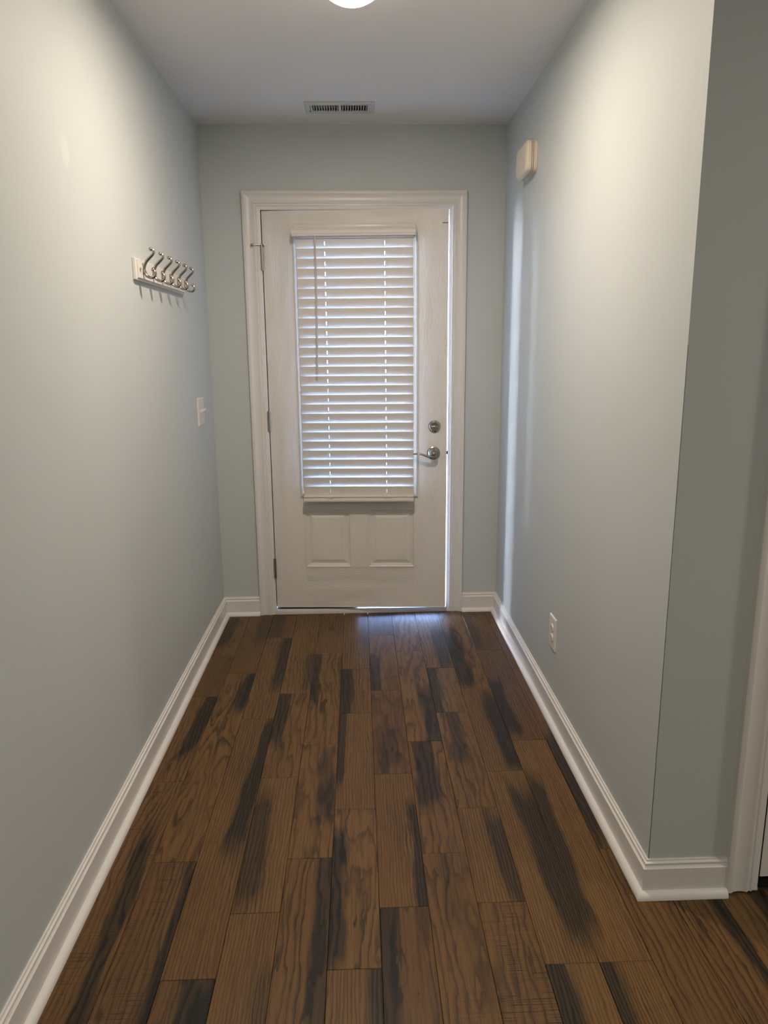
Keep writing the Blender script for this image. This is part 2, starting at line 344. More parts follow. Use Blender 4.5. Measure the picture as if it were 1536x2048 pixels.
# (end towards the camera, [stain centre u, stain centre y, half width u, half length y, strength, tilt], rings, straightness, tint, saw)
cols = {
 0: [(-.557, (.25, -.25, .5, .2, .75, 0), 7, 25, .4, .1), (-.973, (.5, -.7, .3, .1, .0, 0), 2, 150, .35, .0), (-1.589, (.86, -1.17, .24, .28, .95, .06), 5, 70, .5, .1), (-3.2, (.84, -2.35, .22, .55, .85, -.02), 6, 60, .5, 1.0), (-4.4, None, 6, 60, .5, 0), (E_, None, 3, 80, .4, 0)],
 1: [(-.755, (.9, -.22, .4, .2, .55, 0), 3, 90, .35, 0), (-1.991, (.85, -.92, .3, .2, .85, .1), 12, 10, .55, 0), (-3.2, (1.0, -2.5, .2, .6, .95, 0), 5, 50, .35, .9), (-4.4, None, 6, 60, .5, 0), (E_, None, 3, 80, .4, 0)],
 2: [(-.345, (.2, -.15, .4, .25, .55, 0), 3, 90, .4, 0), (-1.172, (.9, -.62, .33, .32, .9, 0), 4, 70, .5, .1), (-2.393, (.86, -1.55, .26, .42, .97, .05), 3, 110, .55, .1), (-3.6, (.8, -2.65, .45, .32, .93, 0), 7, 30, .35, .6), (-4.8, None, 6, 60, .5, 0), (E_, None, 3, 80, .4, 0)],
 3: [(-.962, (.95, -.72, .3, .2, .6, 0), 4, 60, .6, 0), (-1.584, (.08, -1.15, .38, .26, .9, 0), 6, 30, .5, 0), (-2.194, (.12, -1.95, .38, .26, .75, 0), 3, 95, .65, 0), (-3.4, (.9, -2.5, .2, .12, .5, 0), 2, 120, .65, .2), (-4.5, None, 6, 60, .5, 0), (E_, None, 3, 80, .4, 0)],
 4: [(-.547, (.55, -.2, .12, .06, .5, 0), 4, 70, .5, 0), (-1.377, (.05, -.78, .26, .3, .9, 0), 8, 20, .55, 0), (-1.992, (.75, -1.62, .25, .22, .6, 0), 7, 25, .6, .1), (-3.1, (.9, -2.32, .3, .42, .8, 0), 7, 40, .45, 0), (-4.3, None, 6, 60, .5, 0), (E_, None, 3, 80, .4, 0)],
 5: [(-.731, (1.0, -.3, .3, .28, .6, 0), 3, 80, .6, 0), (-1.145, (.1, -.92, .34, .26, .97, 0), 5, 60, .45, .1), (-1.770, (0, -1.35, .2, .3, .85, 0), 2, 110, .65, .3), (-2.380, (.05, -2.15, .3, .28, .93, 0), 8, 20, .7, .1), (-3.6, (.98, -2.6, .25, .4, .85, 0), 3, 110, .6, 0), (-4.8, None, 6, 60, .5, 0), (E_, None, 3, 80, .4, 0)],
 6: [(-.339, (.6, -.2, .55, .2, .55, 0), 5, 40, .25, 0), (-.952, (.08, -.78, .34, .22, .9, 0), 6, 30, .6, .1), (-1.579, (.5, -1.42, .32, .16, .6, 0), 8, 15, .3, .1), (-2.190, (1.0, -1.98, .22, .28, .93, 0), 2, 110, .6, .3), (-3.4, (.05, -2.4, .3, .3, .85, 0), 7, 30, .3, .1), (-4.6, None, 6, 60, .5, 0), (E_, None, 3, 80, .4, 0)],
 7: [(-.540, (0, -.1, .2, .3, .35, 0), 9, 15, .75, 0), (-1.372, (.88, -1.18, .36, .26, .93, 0), 9, 12, .7, .1), (-1.987, (.4, -1.55, .34, .23, .9, 0), 8, 20, .6, .1), (-3.2, (.45, -2.1, .2, .2, .35, 0), 8, 20, .55, .4), (-4.4, None, 6, 60, .5, 0), (E_, None, 3, 80, .4, 0)],
 8: [(-.740, (.75, -.5, .3, .26, .85, 0), 5, 60, .65, 0), (-1.157, (.06, -.95, .3, .26, .93, 0), 6, 50, .65, .4), (-1.780, (.45, -1.3, .24, .25, .75, 0), 5, 45, .55, 0), (-2.184, (.88, -2.0, .26, .24, .75, 0), 2, 110, .75, .3), (-3.3, (.5, -2.7, .2, .1, .0, 0), 6, 40, .55, 1.4), (-4.5, None, 6, 60, .5, 0), (E_, None, 3, 80, .4, 0)],
 9: [(-.951, (.2, -.62, .36, .36, .92, 0), 7, 30, .6, 0), (-1.579, (.9, -1.3, .36, .3, .97, 0), 3, 110, .5, .1), (-2.386, (.78, -2.0, .36, .36, .88, -.03), 2, 130, .8, .1), (-3.6, (.1, -2.65, .3, .36, .93, 0), 2, 110, .85, 0), (-4.8, None, 6, 60, .5, 0), (E_, None, 3, 80, .4, 0)],
 10: [(-.552, (.1, -.3, .3, .25, .5, 0), 3, 80, .2, 0), (-1.382, (.15, -1.1, .3, .26, .9, 0), 3, 90, .25, 0), (-2.386, (.08, -1.95, .28, .35, .85, .03), 3, 130, .85, .1), (-3.4, (.02, -2.6, .3, .3, .88, 0), 3, 130, .85, .1), (-4.5, None, 6, 60, .5, 0), (E_, None, 3, 80, .4, 0)],
 11: [(-.767, None, 3, 90, .2, 0), (-1.989, (.3, -1.65, .5, .32, .88, 0), 4, 70, .4, .1), (-3.2, (.5, -2.7, .1, .1, 0, 0), 3, 60, .5, .1), (-4.4, None, 6, 60, .5, 0), (E_, None, 3, 80, .4, 0)],
 12: [(-2.9, (1.0, -2.45, .28, .5, .95, 0), 4, 60, .5, 0), (-4.1, None, 6, 60, .5, 0), (E_, None, 3, 80, .4, 0)],
 13: [(-3.2, (.95, -2.5, .42, .45, .95, 0), 7, 30, .65, 0), (-4.4, None, 6, 60, .5, 0), (E_, None, 3, 80, .4, 0)],
}
rnd = random.Random(3)
for c in range(14, 33):
    cols[c] = []; y = -2.05 - rnd.choice((.6, .8, 1.0, 1.2))
    while y > E_: cols[c].append((y, (rnd.random(), y+.4, .3, .3, rnd.choice((0, .9)), 0), rnd.choice((3, 6, 9)), rnd.choice((20, 60, 110)), rnd.uniform(.3, .7), .1)); y -= rnd.choice((.6, .8, 1.0, 1.2))
    cols[c].append((E_, None, 5, 50, .5, 0))
GAP = 0.0004
def plank(x0, x1, ya, yb, spec, dz):
    """x0..x1 across, ya (towards the door) .. yb (towards the camera)"""
    L = ya-yb; W = x1-x0
    bm = nb()
    rings = [[(a+g, -b-g, z) if False else None for a, b in ()] for g in ()]
    def ring(i, z): return [(i, -i, z), (W-i, -i, z), (W-i, -L+i, z), (i, -L+i, z)]
    R = loft(bm, [ring(GAP, -0.011), ring(GAP, -0.0011), ring(GAP+0.0009, 0.0)])
    o = obj('plank', bm, m_oak, floor, loc=(x0, ya, dz))
    e, st, rings_, straight, tint, saw = spec
    if st is None: st = (.5, ya-.2, .1, .1, 0.0, 0)
    u, yc, hu, hy, k, tilt = st
    o['grain'] = [float(rings_), float(straight), float(tint)]
    o['stain_place'] = [u*PW, yc-ya, float(tilt)]
    o['stain_size'] = [max(hu*PW, .002), max(hy, .01), float(k)]
    o['saw'] = float(saw)
    return o
for c, lst in cols.items():
    x0 = PX0 + c*PW; x1 = x0 + PW
    if c == 0: x0 = XL + 0.004
    ya = -0.004 if c < 12 else YC - 0.004
    if c == 12: ya = YC - 0.004
    xx1 = min(x1, XR-0.003) if c == 11 else min(x1, XE-.004)
    for k, sp in enumerate(lst):
        if sp[0] >= ya: continue
        if c == 11 and sp[0] < YC and ya > YC:          # this board passes the wall's end: one board, full width past it
            plank(x0, xx1, ya, sp[0], sp, rnd.uniform(-.0003, .0003)) if sp[0] > YC else plank(x0, x1, YC-0.004, sp[0], sp, 0)
            if sp[0] < YC:
                plank(x0, xx1, ya, YC-0.0045, (YC, None) + sp[2:], 0)
            ya = sp[0]; continue
        plank(x0, x1 if c != 11 or ya <= YC else xx1, ya, sp[0], sp, rnd.uniform(-.0003, .0003)); ya = sp[0]

# ------------------------------------------------------------------ baseboards with quarter-round shoe
BH = 0.1018; BT = 0.0145
base_prof = [(0, 0), (BT, 0), (BT, BH-.021), (BT-.0025, BH-.0195), (BT-.0055, BH-.0165), (BT-.0065, BH-.0115), (BT-.004, BH-.009), (BT-.0045, BH-.007), (BT-.009, BH-.0045), (BT-.010, BH), (0, BH)]
shoe_prof = [(BT, 0.0005)] + [(BT + .0175*math.cos(a), .0005+.0185*math.sin(a)) for a in [i*PI/2/7 for i in range(8)]]
def run(name, path, ins, mat=m_trim):
    """path: floor points on the wall face; ins: mitre vectors (into the room) at each point"""
    up = Vector((0, 0, 1))
    bm = nb(); sweep_profile(bm, path, base_prof, ins, [up]*len(path)); o = struct(name, bm, mat, smooth=True)
    bm = nb(); sweep_profile(bm, path, shoe_prof, ins, [up]*len(path)); obj('shoe_moulding', bm, mat, o, smooth=True)
    return o
CO = 0.5455                                                    # outer edge of the door casing
V = Vector
run('baseboard_left', [(XL, YB, 0), (XL, 0, 0)], [V((1, 0, 0)), V((1, -1, 0))])
run('baseboard_back', [(XL, 0, 0), (-CO, 0, 0)], [V((1, -1, 0)), V((0, -1, 0))])
run('baseboard_back_right', [(CO, 0, 0), (XR, 0, 0)], [V((0, -1, 0)), V((-1, -1, 0))])
run('baseboard_right', [(XR, 0, 0), (XR, YC, 0)], [V((-1, -1, 0)), V((-1, -1, 0))])
C2 = 0.9395                                                    # outer edge of the second casing
run('baseboard_return', [(XR, YC, 0), (C2, YC, 0)], [V((-1, -1, 0)), V((0, -1, 0))])

# ------------------------------------------------------------------ casings
CW = 0.0875
case_prof = [(0, 0), (0, .0170), (.002, .0185), (.0135, .0185), (.016, .0165), (.020, .0140), (.030, .0118), (.042, .0118), (.050, .0138), (.0545, .0160), (.0575, .0160), (.0590, .0125), (.0650, .0120), (.0665, .0140), (.0690, .0140), (.0705, .0100), (.0830, .0090), (.0865, .0080), (CW, .0060), (CW, 0)]
def casing(parent, xo0, xo1, ztop, y, z0=0.0):
    out = V((0, -1, 0))
    for s, xo in ((1, xo0), (-1, xo1)):
        bm = nb(); sweep_profile(bm, [(xo, y, z0), (xo, y, ztop)], case_prof, [V((s, 0, 0)), V((s, 0, -1))], [out, out])
        obj('side_casing', bm, m_trim, parent, smooth=True)
    bm = nb(); sweep_profile(bm, [(xo0, y, ztop), (xo1, y, ztop)], case_prof, [V((1, 0, -1)), V((-1, 0, -1))], [out, out])
    obj('head_casing', bm, m_trim, parent, smooth=True)
t1 = struct_empty('trim_1')
casing(t1, -CO, CO, 2.1465, 0.0)
JX = 0.4585; JZ = 2.0615
for s in (-1, 1):
    bm = nb(); box(bm, *sorted((s*JX, s*DX1)), -0.0, 0.15, 0.0, DZ)
    obj('jamb', bm, m_trim, t1)
bm = nb(); box(bm, -JX, JX, 0, 0.15, JZ, DZ); obj('head_jamb', bm, m_trim, t1)
bm = nb(); box(bm, -JX, -JX+.012, 0.0402, 0.15, 0.02, JZ); obj('door_stop_strip', bm, m_trim, t1)
bm = nb(); box(bm, JX-.012, JX, 0.060, 0.15, 0.02, JZ); obj('door_stop_strip', bm, m_rubber, t1)
bm = nb(); box(bm, -JX+.012, JX-.012, 0.0402, 0.15, JZ-.012, JZ); obj('door_stop_strip', bm, m_trim, t1)
# loose weather seal standing off the strike jamb
pts = catmull([(JX-.003, .030+.004*math.sin(z*7)+(.006 if .95 < z < 1.02 else 0), z) for z in [0.05+i*0.1 for i in range(21)]], 3)
bm = nb(); tube(bm, pts, lambda t: .0022, 6); obj('weather_seal', bm, m_gap_dark, t1, smooth=True)
bm = nb(); box(bm, JX-.0022, JX, .004, .034, .845, .915, .0008); sp_ = obj('strike_plate', bm, m_nickel, t1)
# threshold
bm = nb(); box(bm, -JX, JX, -.016, .004, .0, .0275, .003, 2); obj('threshold', bm, m_trim, t1, smooth=True)
bm = nb(); box(bm, -JX, JX, .004, .20, .0, .020, .001); obj('threshold_plate', bm, m_dark, t1)
bm = nb(); box(bm, JX-.0012, JX, .002, .060, .022, JZ-.002); obj('jamb_dark_strip', bm, m_gap_dark, t1)  # added dark strip, dulls the sunlit jamb in the door gap
bm = nb(); box(bm, -JX+.011, -0.02, .016, .026, .020, .0425, .002); obj('daylight_block', bm, m_rubber, t1)  # unseen strip added to block daylight under the hinge half

# ------------------------------------------------------------------ front door, standing a little ajar
HX, HY = -0.4534, -0.004
AJ = -math.radians(3.35)
door = struct_empty('door_1', (HX, HY, 0), AJ)
DW, DB, DT, TH = 0.905, 0.044, 2.0555, 0.044
def L(x): return x + 0.4525                                    # door-centred x to door-local x
# local frame: x from the hinge, face at y = 0, thickness towards +y
PA = [(-.2865, -.0490), (.0462, .2855)]; PZ = (.268, .5785)
GX0, GX1, GZ0, GZ1 = -.262, .262, .690, 1.925
bm = nb()
box(bm, 0, L(-.2865), 0, TH, DB, DT); box(bm, L(.2855), DW, 0, TH, DB, DT)
obj('stile', bm, m_skin, door)
bm = nb()
box(bm, L(-.2865), L(.2855), 0, TH, DB, PZ[0])
box(bm, L(-.2865), L(.2855), 0, TH, PZ[1], GZ0)
box(bm, L(-.2865), L(.2855), 0, TH, GZ1, DT)
obj('rail', bm, m_skin_h, door)
bm = nb()
box(bm, L(-.0490), L(.0462), 0, TH, PZ[0], PZ[1]); box(bm, L(-.2865), L(GX0), 0, TH, GZ0, GZ1); box(bm, L(GX1), L(.2855), 0, TH, GZ0, GZ1)
obj('mullion', bm, m_skin, door)
def panel(x0, x1, z0, z1):
    prof = [(-.004, -.0005), (-.003, -.0022), (.002, -.0022), (.004, .0005), (.006, .0035), (.012, .0045), (.0135, .0080), (.021, .0085), (.0225, .0070), (.0245, .0070), (.040, .0015), (.0425, .0025), (.0445, .0010)]
    bm = nb()
    rings = [[(x0+i, y, z0+i), (x1-i, y, z0+i), (x1-i, y, z1-i), (x0+i, y, z1-i)] for i, y in prof]
    loft(bm, rings, cap=False)
    i, y = prof[-1]
    quad(bm, (x0+i, y, z0+i), (x1-i, y, z0+i), (x1-i, y, z1-i), (x0+i, y, z1-i))
    quad(bm, (x0-.004, TH-.005, z0-.004), (x1+.004, TH-.005, z0-.004), (x1+.004, TH-.005, z1+.004), (x0-.004, TH-.005, z1+.004))
    bmesh.ops.remove_doubles(bm, verts=bm.verts, dist=1e-5)
    return obj('raised_panel', bm, m_skin, door)
for a, b_ in PA: panel(L(a), L(b_), *PZ)
# lite frame: mitred moulding standing proud, and its pane
lf = [(0, 0), (0, -.006), (.004, -.010), (.010, -.012), (.016, -.0105), (.018, -.013), (.026, -.0135), (.034, -.011), (.043, -.006), (.043, 0)]
bm = nb()
x0, x1, z0, z1 = L(-.3045), L(.3045), .647, 1.968
rings = [[V(c) + V((sx*a, y, sz*a)) for a, y in lf] for c, sx, sz in (((x0, 0, z0), 1, 1), ((x1, 0, z0), -1, 1), ((x1, 0, z1), -1, -1), ((x0, 0, z1), 1, -1))]
rings.append(rings[0]); loft(bm, rings, cap=False); bmesh.ops.remove_doubles(bm, verts=bm.verts, dist=1e-6)
lite = obj('lite_frame', bm, m_trim, door, smooth=True)
bm = nb(); box(bm, L(GX0)+.0, L(GX1), .018, .022, GZ0, GZ1); obj('glass_pane', bm, m_glass, lite)
bm = nb(); box(bm, L(-.3015), L(.2955), -.014, 0, 1.968, 1.9900, .004, 2); obj('mounting_rail', bm, m_trim, door, smooth=True)
# sweep at the bottom edge
bm = nb(); box(bm, .002, DW-.002, -.0015, TH, DB-.004, DB, .001); obj('bottom_strip', bm, m_plate, door)
# hinges
for z0, z1 in ((1.781, 1.895), (.991, 1.094), (.208, .313)):
    bm = nb(); h = (z1-z0)/5
    for k in range(5): cyl(bm, (-.0030, -.0075, z0+k*h+.0005), (-.0030, -.0075, z0+(k+1)*h-.0005), .0076, 14)
    cyl(bm, (-.0030, -.0075, z0-.003), (-.0030, -.0075, z0+.001), .0045, 12); cyl(bm, (-.0030, -.0075, z1-.001), (-.0030, -.0075, z1+.003), .0045, 12)
    hg = obj('hinge', bm, m_nickel, door, smooth=True)
    bm = nb(); box(bm, -.0008, .0004, -.002, .034, z0, z1); obj('hinge_leaf', bm, m_nickel, hg)
# small metal tab near the top corner
bm = nb(); box(bm, L(.424), L(.4525), -.0018, 0, 1.9895, 1.9935, .0005); obj('alarm_contact', bm, m_rubber, door)
# deadbolt
DBX, DBZ = L(.3895), 1.0125
bm = nb(); lathe(bm, (DBX, 0, DBZ), (0, -1, 0), [(0, .0305), (.004, .0315), (.008, .0300), (.0105, .0255), (.0125, .0235), (.0135, .0215), (.0125, .0205), (.0120, .0001)]); db = obj('deadbolt', bm, m_nickel, door, smooth=True)
bm = nb(); cyl(bm, (DBX, -.011, DBZ), (DBX, -.017, DBZ), .0075, 16)
tube(bm, catmull([(DBX-.0185, -.020, DBZ+.0015), (DBX-.010, -.0205, DBZ-.001), (DBX, -.0215, DBZ-.001), (DBX+.010, -.0205, DBZ-.001), (DBX+.0185, -.020, DBZ+.0015)], 4), lambda t: .0035+.003*math.sin(PI*t), 10, 1.0, (0, 1, 0))
obj('thumb_turn', bm, m_nickel, db, smooth=True)
# lever set
LX, LZ = L(.3850), .8755
bm = nb(); lathe(bm, (LX, 0, LZ), (0, -1, 0), [(0, .0330), (.003, .0345), (.006, .0335), (.008, .0290), (.011, .0275), (.014, .0215), (.018, .0170), (.024, .0140), (.030, .0130)]); lv = obj('lever_rosette', bm, m_nickel, door, smooth=True)
bm = nb(); lathe(bm, (LX, -.028, LZ), (0, -1, 0), [(0, .0125), (.014, .0135), (.022, .0135), (.026, .0115), (.0265, .0075), (.0245, .0070), (.0245, .0001)])
P = catmull([(LX+.002, -.044, LZ-.011), (LX-.012, -.047, LZ-.0125), (LX-.026, -.049, LZ-.0125), (LX-.045, -.050, LZ-.0065), (LX-.064, -.050, LZ-.0005), (LX-.080, -.049, LZ+.0025), (LX-.094, -.047, LZ+.0020), (LX-.104, -.045, LZ+.0005)], 5)
tube(bm, P, lambda t: .0062*(1-.52*t)+.0008, 12, 1.5, (0, 1, 0))
obj('lever', bm, m_nickel, lv, smooth=True)
bm = nb(); lathe(bm, (LX, -.0520, LZ), (0, -1, 0), [(0, .0068), (.004, .0062), (.005, .0045), (.005, .0001)]); box(bm, LX-.005, LX+.005, -.059, -.0565, LZ-.0016, LZ+.0016, .0005); obj('privacy_button', bm, m_nickel, lv, smooth=True)
# latch and bolt face on the door's edge
bm = nb(); box(bm, DW, DW+.0075, .008, .030, LZ-.009, LZ+.009, .002); obj('latch_bolt', bm, m_nickel, door)
bm = nb(); box(bm, DW-.0002, DW+.0012, .006, .036, LZ-.030, LZ+.030, .0004); obj('latch_plate', bm, m_nickel, door)

# hinge-pin door stop on the upper hinge
hp = Matrix.Translation((HX, HY, 0)) @ Matrix.Rotation(AJ, 4, 'Z')
ds = thing('hinge_pin_door_stop', 'small metal door stop with bumpers on the top hinge pin', 'door stop', hp @ V((-.0035, -.006, 1.900)))
bm = nb(); lathe(bm, (0, 0, -.0035), (0, 0, 1), [(0, .0085), (.0035, .0085), (.0042, .006), (.0075, .006), (.0085, .0035)]); obj('pin_ring', bm, m_nickel, ds, smooth=True)
bm = nb(); cyl(bm, (-.040, -.012, -.0020), (-.004, -.004, -.001), .0026, 10); cyl(bm, (.003, -.003, -.001), (.013, -.005, -.001), .0028, 10); obj('threaded_rod', bm, m_nickel, ds, smooth=True)
bm = nb(); lathe(bm, (-.038, -.0115, -.002), (-1, -.22, 0), [(0, .003), (.001, .0068), (.005, .0072), (.008, .0050), (.0095, .0045), (.012, .0066), (.013, .0060)]); obj('bumper', bm, m_nickel, ds, smooth=True)
bm = nb(); lathe(bm, (.011, -.005, -.001), (1, 0, 0), [(0, .004), (.001, .0062), (.004, .0062), (.006, .0045)]); obj('bumper', bm, m_plate, ds, smooth=True)

# ------------------------------------------------------------------ blind on the door
blind = thing('window_blind', 'white two-inch horizontal slat blind with tilt wand covering the door glass', 'blind', (HX, HY, 0)); blind.rotation_euler = (0, 0, AJ)
bx0, bx1 = L(-.2830), L(.2830)
bm = nb(); prof = [(-.078, 1.9270), (-.0795, 1.9300), (-.0795, 1.9340), (-.076, 1.9370), (-.078, 1.9400), (-.078, 1.9520), (-.0755, 1.9550), (-.0770, 1.9580), (-.0745, 1.9620), (-.0720, 1.9640), (-.070, 1.9640), (-.070, 1.9270)]
loft(bm, [[(x, y, z) for y, z in prof] for x in (L(-.2985), L(.2930))])
for xa in (L(-.2985), L(.2890)): box(bm, xa, xa+.004, -.072, -.001, 1.9270, 1.9640)
obj('valance', bm, m_blind, blind, smooth=False)
bm = nb(); box(bm, bx0, bx1, -.066, -.014, 1.9215, 1.9665, .001); obj('head_rail', bm, m_blind, blind)
SY = -.041; S_TOP, S_BOT, NS = 1.8985, .6880, 27
TILT = math.radians(74); SW = .0505; ST = .0026
pitch_ = (S_TOP-S_BOT)/(NS-1)
SLOTS = (L(-.1455)-bx0, L(.1455)-bx0)
def slat_mesh():
    bm = nb(); W_s = bx1-bx0; ct, st_ = math.cos(TILT), math.sin(TILT)
    xs = [0, SLOTS[0]-.0013, SLOTS[0]+.0013, SLOTS[1]-.0024, SLOTS[1]+.0010, W_s]
    ss = [-SW/2, -.0085, 0, .0085, SW/2]
    def P(x, s, h):
        h += .0011*(1-(s/(SW/2))**2)
        return (x, -s*ct - h*st_, s*st_ - h*ct)
    hole = lambda i, j: i in (1, 3) and j in (1, 2)
    for h in (ST/2, -ST/2):
        for i in range(5):
            for j in range(4):
                if not hole(i, j): quad(bm, P(xs[i], ss[j], h), P(xs[i+1], ss[j], h), P(xs[i+1], ss[j+1], h), P(xs[i], ss[j+1], h))
    for i in range(5):
        for s_ in (ss[0], ss[-1]): quad(bm, P(xs[i], s_, ST/2), P(xs[i+1], s_, ST/2), P(xs[i+1], s_, -ST/2), P(xs[i], s_, -ST/2))
    for j in range(4):
        for x in (xs[0], xs[-1]): quad(bm, P(x, ss[j], ST/2), P(x, ss[j+1], ST/2), P(x, ss[j+1], -ST/2), P(x, ss[j], -ST/2))
    for i in (1, 3):
        for x in (xs[i], xs[i+1]):
            for j in (1, 2): quad(bm, P(x, ss[j], ST/2), P(x, ss[j+1], ST/2), P(x, ss[j+1], -ST/2), P(x, ss[j], -ST/2))
        for s_ in (ss[1], ss[3]): quad(bm, P(xs[i], s_, ST/2), P(xs[i+1], s_, ST/2), P(xs[i+1], s_, -ST/2), P(xs[i], s_, -ST/2))
    bmesh.ops.remove_doubles(bm, verts=bm.verts, dist=1e-5)
    return bm
sl = None
for k in range(NS):
    z = S_TOP - .001 - k*pitch_
    if sl is None: sl = obj('slat', slat_mesh(), m_slat, blind, smooth=True); o = sl
    else: o = sl.copy(); C.objects.link(o); o.parent = blind
    o.location = (bx0, SY, z); o.rotation_euler = (math.radians(random.uniform(-1.2, 1.2)), math.radians(random.uniform(-.06, .06)), 0)
bm = nb(); box(bm, bx0, bx1, SY-.027, SY+.024, .6340, .6530, .003, 2); obj('bottom_rail', bm, m_blind, blind, smooth=True)
for k, (z, dy) in enumerate(((.6565, 0), (.6605, .0008))):           # spare slats lying stacked on the rail
    bm = nb(); box(bm, bx0, bx1, SY-.0245+dy, SY+.0255+dy, z-.0013, z+.0013, .0008); obj('stacked_slat', bm, m_slat, blind)
for x in (L(-.1455), L(.1455)):
    bm = nb()
    for yy in (SY-.0270, SY+.0270):
        tube(bm, [V((x, yy, 1.93-(1.93-.65)*i/8)) for i in range(9)], lambda t: .00055, 5)
    for k in range(NS):
        z = S_TOP - k*pitch_ - .012; cyl(bm, (x, SY-.0270, z+.026), (x, SY+.0270, z-.016), .0004, 4)
    obj('ladder_cord', bm, m_cord, blind)
    # the slits in the slats through which the lift cord passes show as bright marks
    pts = [V((x+.002*math.sin(i*1.9), SY-.030-.004*math.sin(i*.8)**2, .668-.001*i)) for i in range(3)]
    loop = [(x-.002, SY-.028, .682), (x-.012, SY-.032, .678), (x-.015, SY-.034, .670), (x-.006, SY-.036, .660), (x+.006, SY-.034, .662), (x+.004, SY-.036, .672), (x-.006, SY-.034, .668), (x-.003, SY-.036, .658), (x+.012, SY-.036, .665), (x+.019, SY-.034, .668), (x+.014, SY-.034, .660), (x+.004, SY-.034, .6575)]
    bm = nb(); tube(bm, catmull(loop, 4), lambda t: .0009, 6); obj('knotted_cord_end', bm, m_cord, blind, smooth=True)
    bm = nb(); sphere(bm, (x, SY-.0275, .641), .0028, 10, 6); obj('cord_plug', bm, m_cord, blind, smooth=True)
bm = nb(); wx = L(-.1880)
P = [V((wx + .0045*(i/12) - .0105*(i/12)*(i/12)*.9, SY-.040+.003*math.sin(i*.5), 1.925-i*(1.925-1.300)/12)) for i in range(13)]
tube(bm, catmull(P, 3), lambda t: .0050, 8); wd = obj('tilt_wand', bm, m_wand, blind, smooth=True)
bm = nb(); cyl(bm, P[-1] + V((0, 0, .002)), P[-1] - V((0, 0, .020)), .0050, 8, .0042); obj('wand_tip', bm, m_wand, wd, smooth=True)

# ------------------------------------------------------------------ second door at the right edge
t2 = struct_empty('trim_2')
casing(t2, C2, D2B+.1, 2.1465, YC, 0.005)
for a, b_ in ((D2A-.020, D2A), (D2B, D2B+.02)):
    bm = nb(); box(bm, a, b_, YC, YC+.12, 0.005, 2.10); obj('jamb', bm, m_trim, t2)
bm = nb(); box(bm, D2A, D2B, YC, YC+.12, 2.062, 2.085); obj('head_jamb', bm, m_trim, t2)
d2 = struct_empty('door_2', (D2A+.003, YC+.002, 0))
bm = nb(); W2 = D2B-D2A-.006; z0, z1 = .036, 2.058
box(bm, 0, .115, 0, .035, z0, z1); box(bm, W2-.115, W2, 0, .035, z0, z1)
obj('stile', bm, m_trim, d2)
bm = nb(); box(bm, .115, W2-.115, 0, .035, z0, .26); box(bm, .115, W2-.115, 0, .035, .93, 1.08); box(bm, .115, W2-.115, 0, .035, 1.93, z1)
obj('rail', bm, m_trim, d2)
for za, zb in ((.26, .93), (1.08, 1.93)):
    bm = nb(); pr = [(-.003, 0), (.004, .003), (.010, .009), (.022, .009), (.050, .003)]
    loft(bm, [[(.115+i, y, za+i), (W2-.115-i, y, za+i), (W2-.115-i, y, zb-i), (.115+i, y, zb-i)] for i, y in pr], cap=False)
    i, y = pr[-1]; quad(bm, (.115+i, y, za+i), (W2-.115-i, y, za+i), (W2-.115-i, y, zb-i), (.115+i, y, zb-i))
    bmesh.ops.remove_doubles(bm, verts=bm.verts, dist=1e-5); obj('raised_panel', bm, m_trim, d2)
bm = nb(); lathe(bm, (W2-.06, 0, .93), (0, -1, 0), [(0, .030), (.006, .029), (.009, .012), (.030, .011), (.036, .022), (.050, .027), (.060, .020), (.063, .0001)]); obj('door_knob', bm, m_nickel, d2, smooth=True)
bm = nb(); box(bm, D2A-.02, D2B+.02, YC+.121, YC+.16, -.1, 2.3); struct('dark_backing', bm, m_dark)  # near-black sheet stands in for the shade behind the door

# ------------------------------------------------------------------ ceiling register
vt = thing('ceiling_vent', 'white rectangular air register with narrow slots in the ceiling above the door', 'vent', (-.0595, -.2545, ZC))
a, b_ = .1525, .0760; ix0, ix1, iy0, iy1 = -.1205, .1205, -.0430, .0430; zt, zb = 0.0, -.0060
bm = nb()
def slope(pa, pb): pass
box(bm, -a, ix0, -b_, b_, zb, zt, .002); box(bm, ix1, a, -b_, b_, zb, zt, .002)
box(bm, ix0-.003, ix1+.003, -b_, iy0, zb, zt, .002); box(bm, ix0-.003, ix1+.003, iy1, b_, zb, zt, .002)
box(bm, -.006, .006, iy0-.002, iy1+.002, zb, zt+.002)
obj('face_plate', bm, m_vent, vt)
fin = None
for s in (-1, 1):
    for k in range(10):
        x = s*(.006 + .0114*(k+.55))
        if fin is None:
            bm = nb(); c_ = .0052; loft(bm, [[(-.0012, y, zb+.0005), (.0012, y, zb+.0005), (.0012+c_, y, .012), (-.0012+c_, y, .012)] for y in (iy0, iy1)]); fin = obj('fin', bm, m_vent, vt); o = fin
        else: o = fin.copy(); C.objects.link(o); o.parent = vt
        o.location = (x, 0, 0)
bm = nb(); box(bm, ix0, ix1, iy0, iy1, .05, .055); box(bm, ix0-.002, ix0, iy0, iy1, 0.001, .055); box(bm, ix1, ix1+.002, iy0, iy1, .001, .055); box(bm, ix0, ix1, iy0-.002, iy0, .001, .055); box(bm, ix0, ix1, iy1, iy1+.002, .001, .055); obj('duct', bm, m_dark, vt)
for x in (-.1400, .1370):
    bm = nb(); lathe(bm, (x, .004, zb+.0005), (0, 0, -1), [(0, .0042), (.0010, .0036), (.0014, .0001)], 12); obj('screw', bm, m_screw, vt, smooth=True)
bm = nb(); box(bm, -.1305, -.1285, -.040, .030, zb-.0022, zb, .0004); box(bm, -.134, -.1285, .030, .036, zb-.004, zb, .0006); obj('damper_lever', bm, m_rubber, vt)

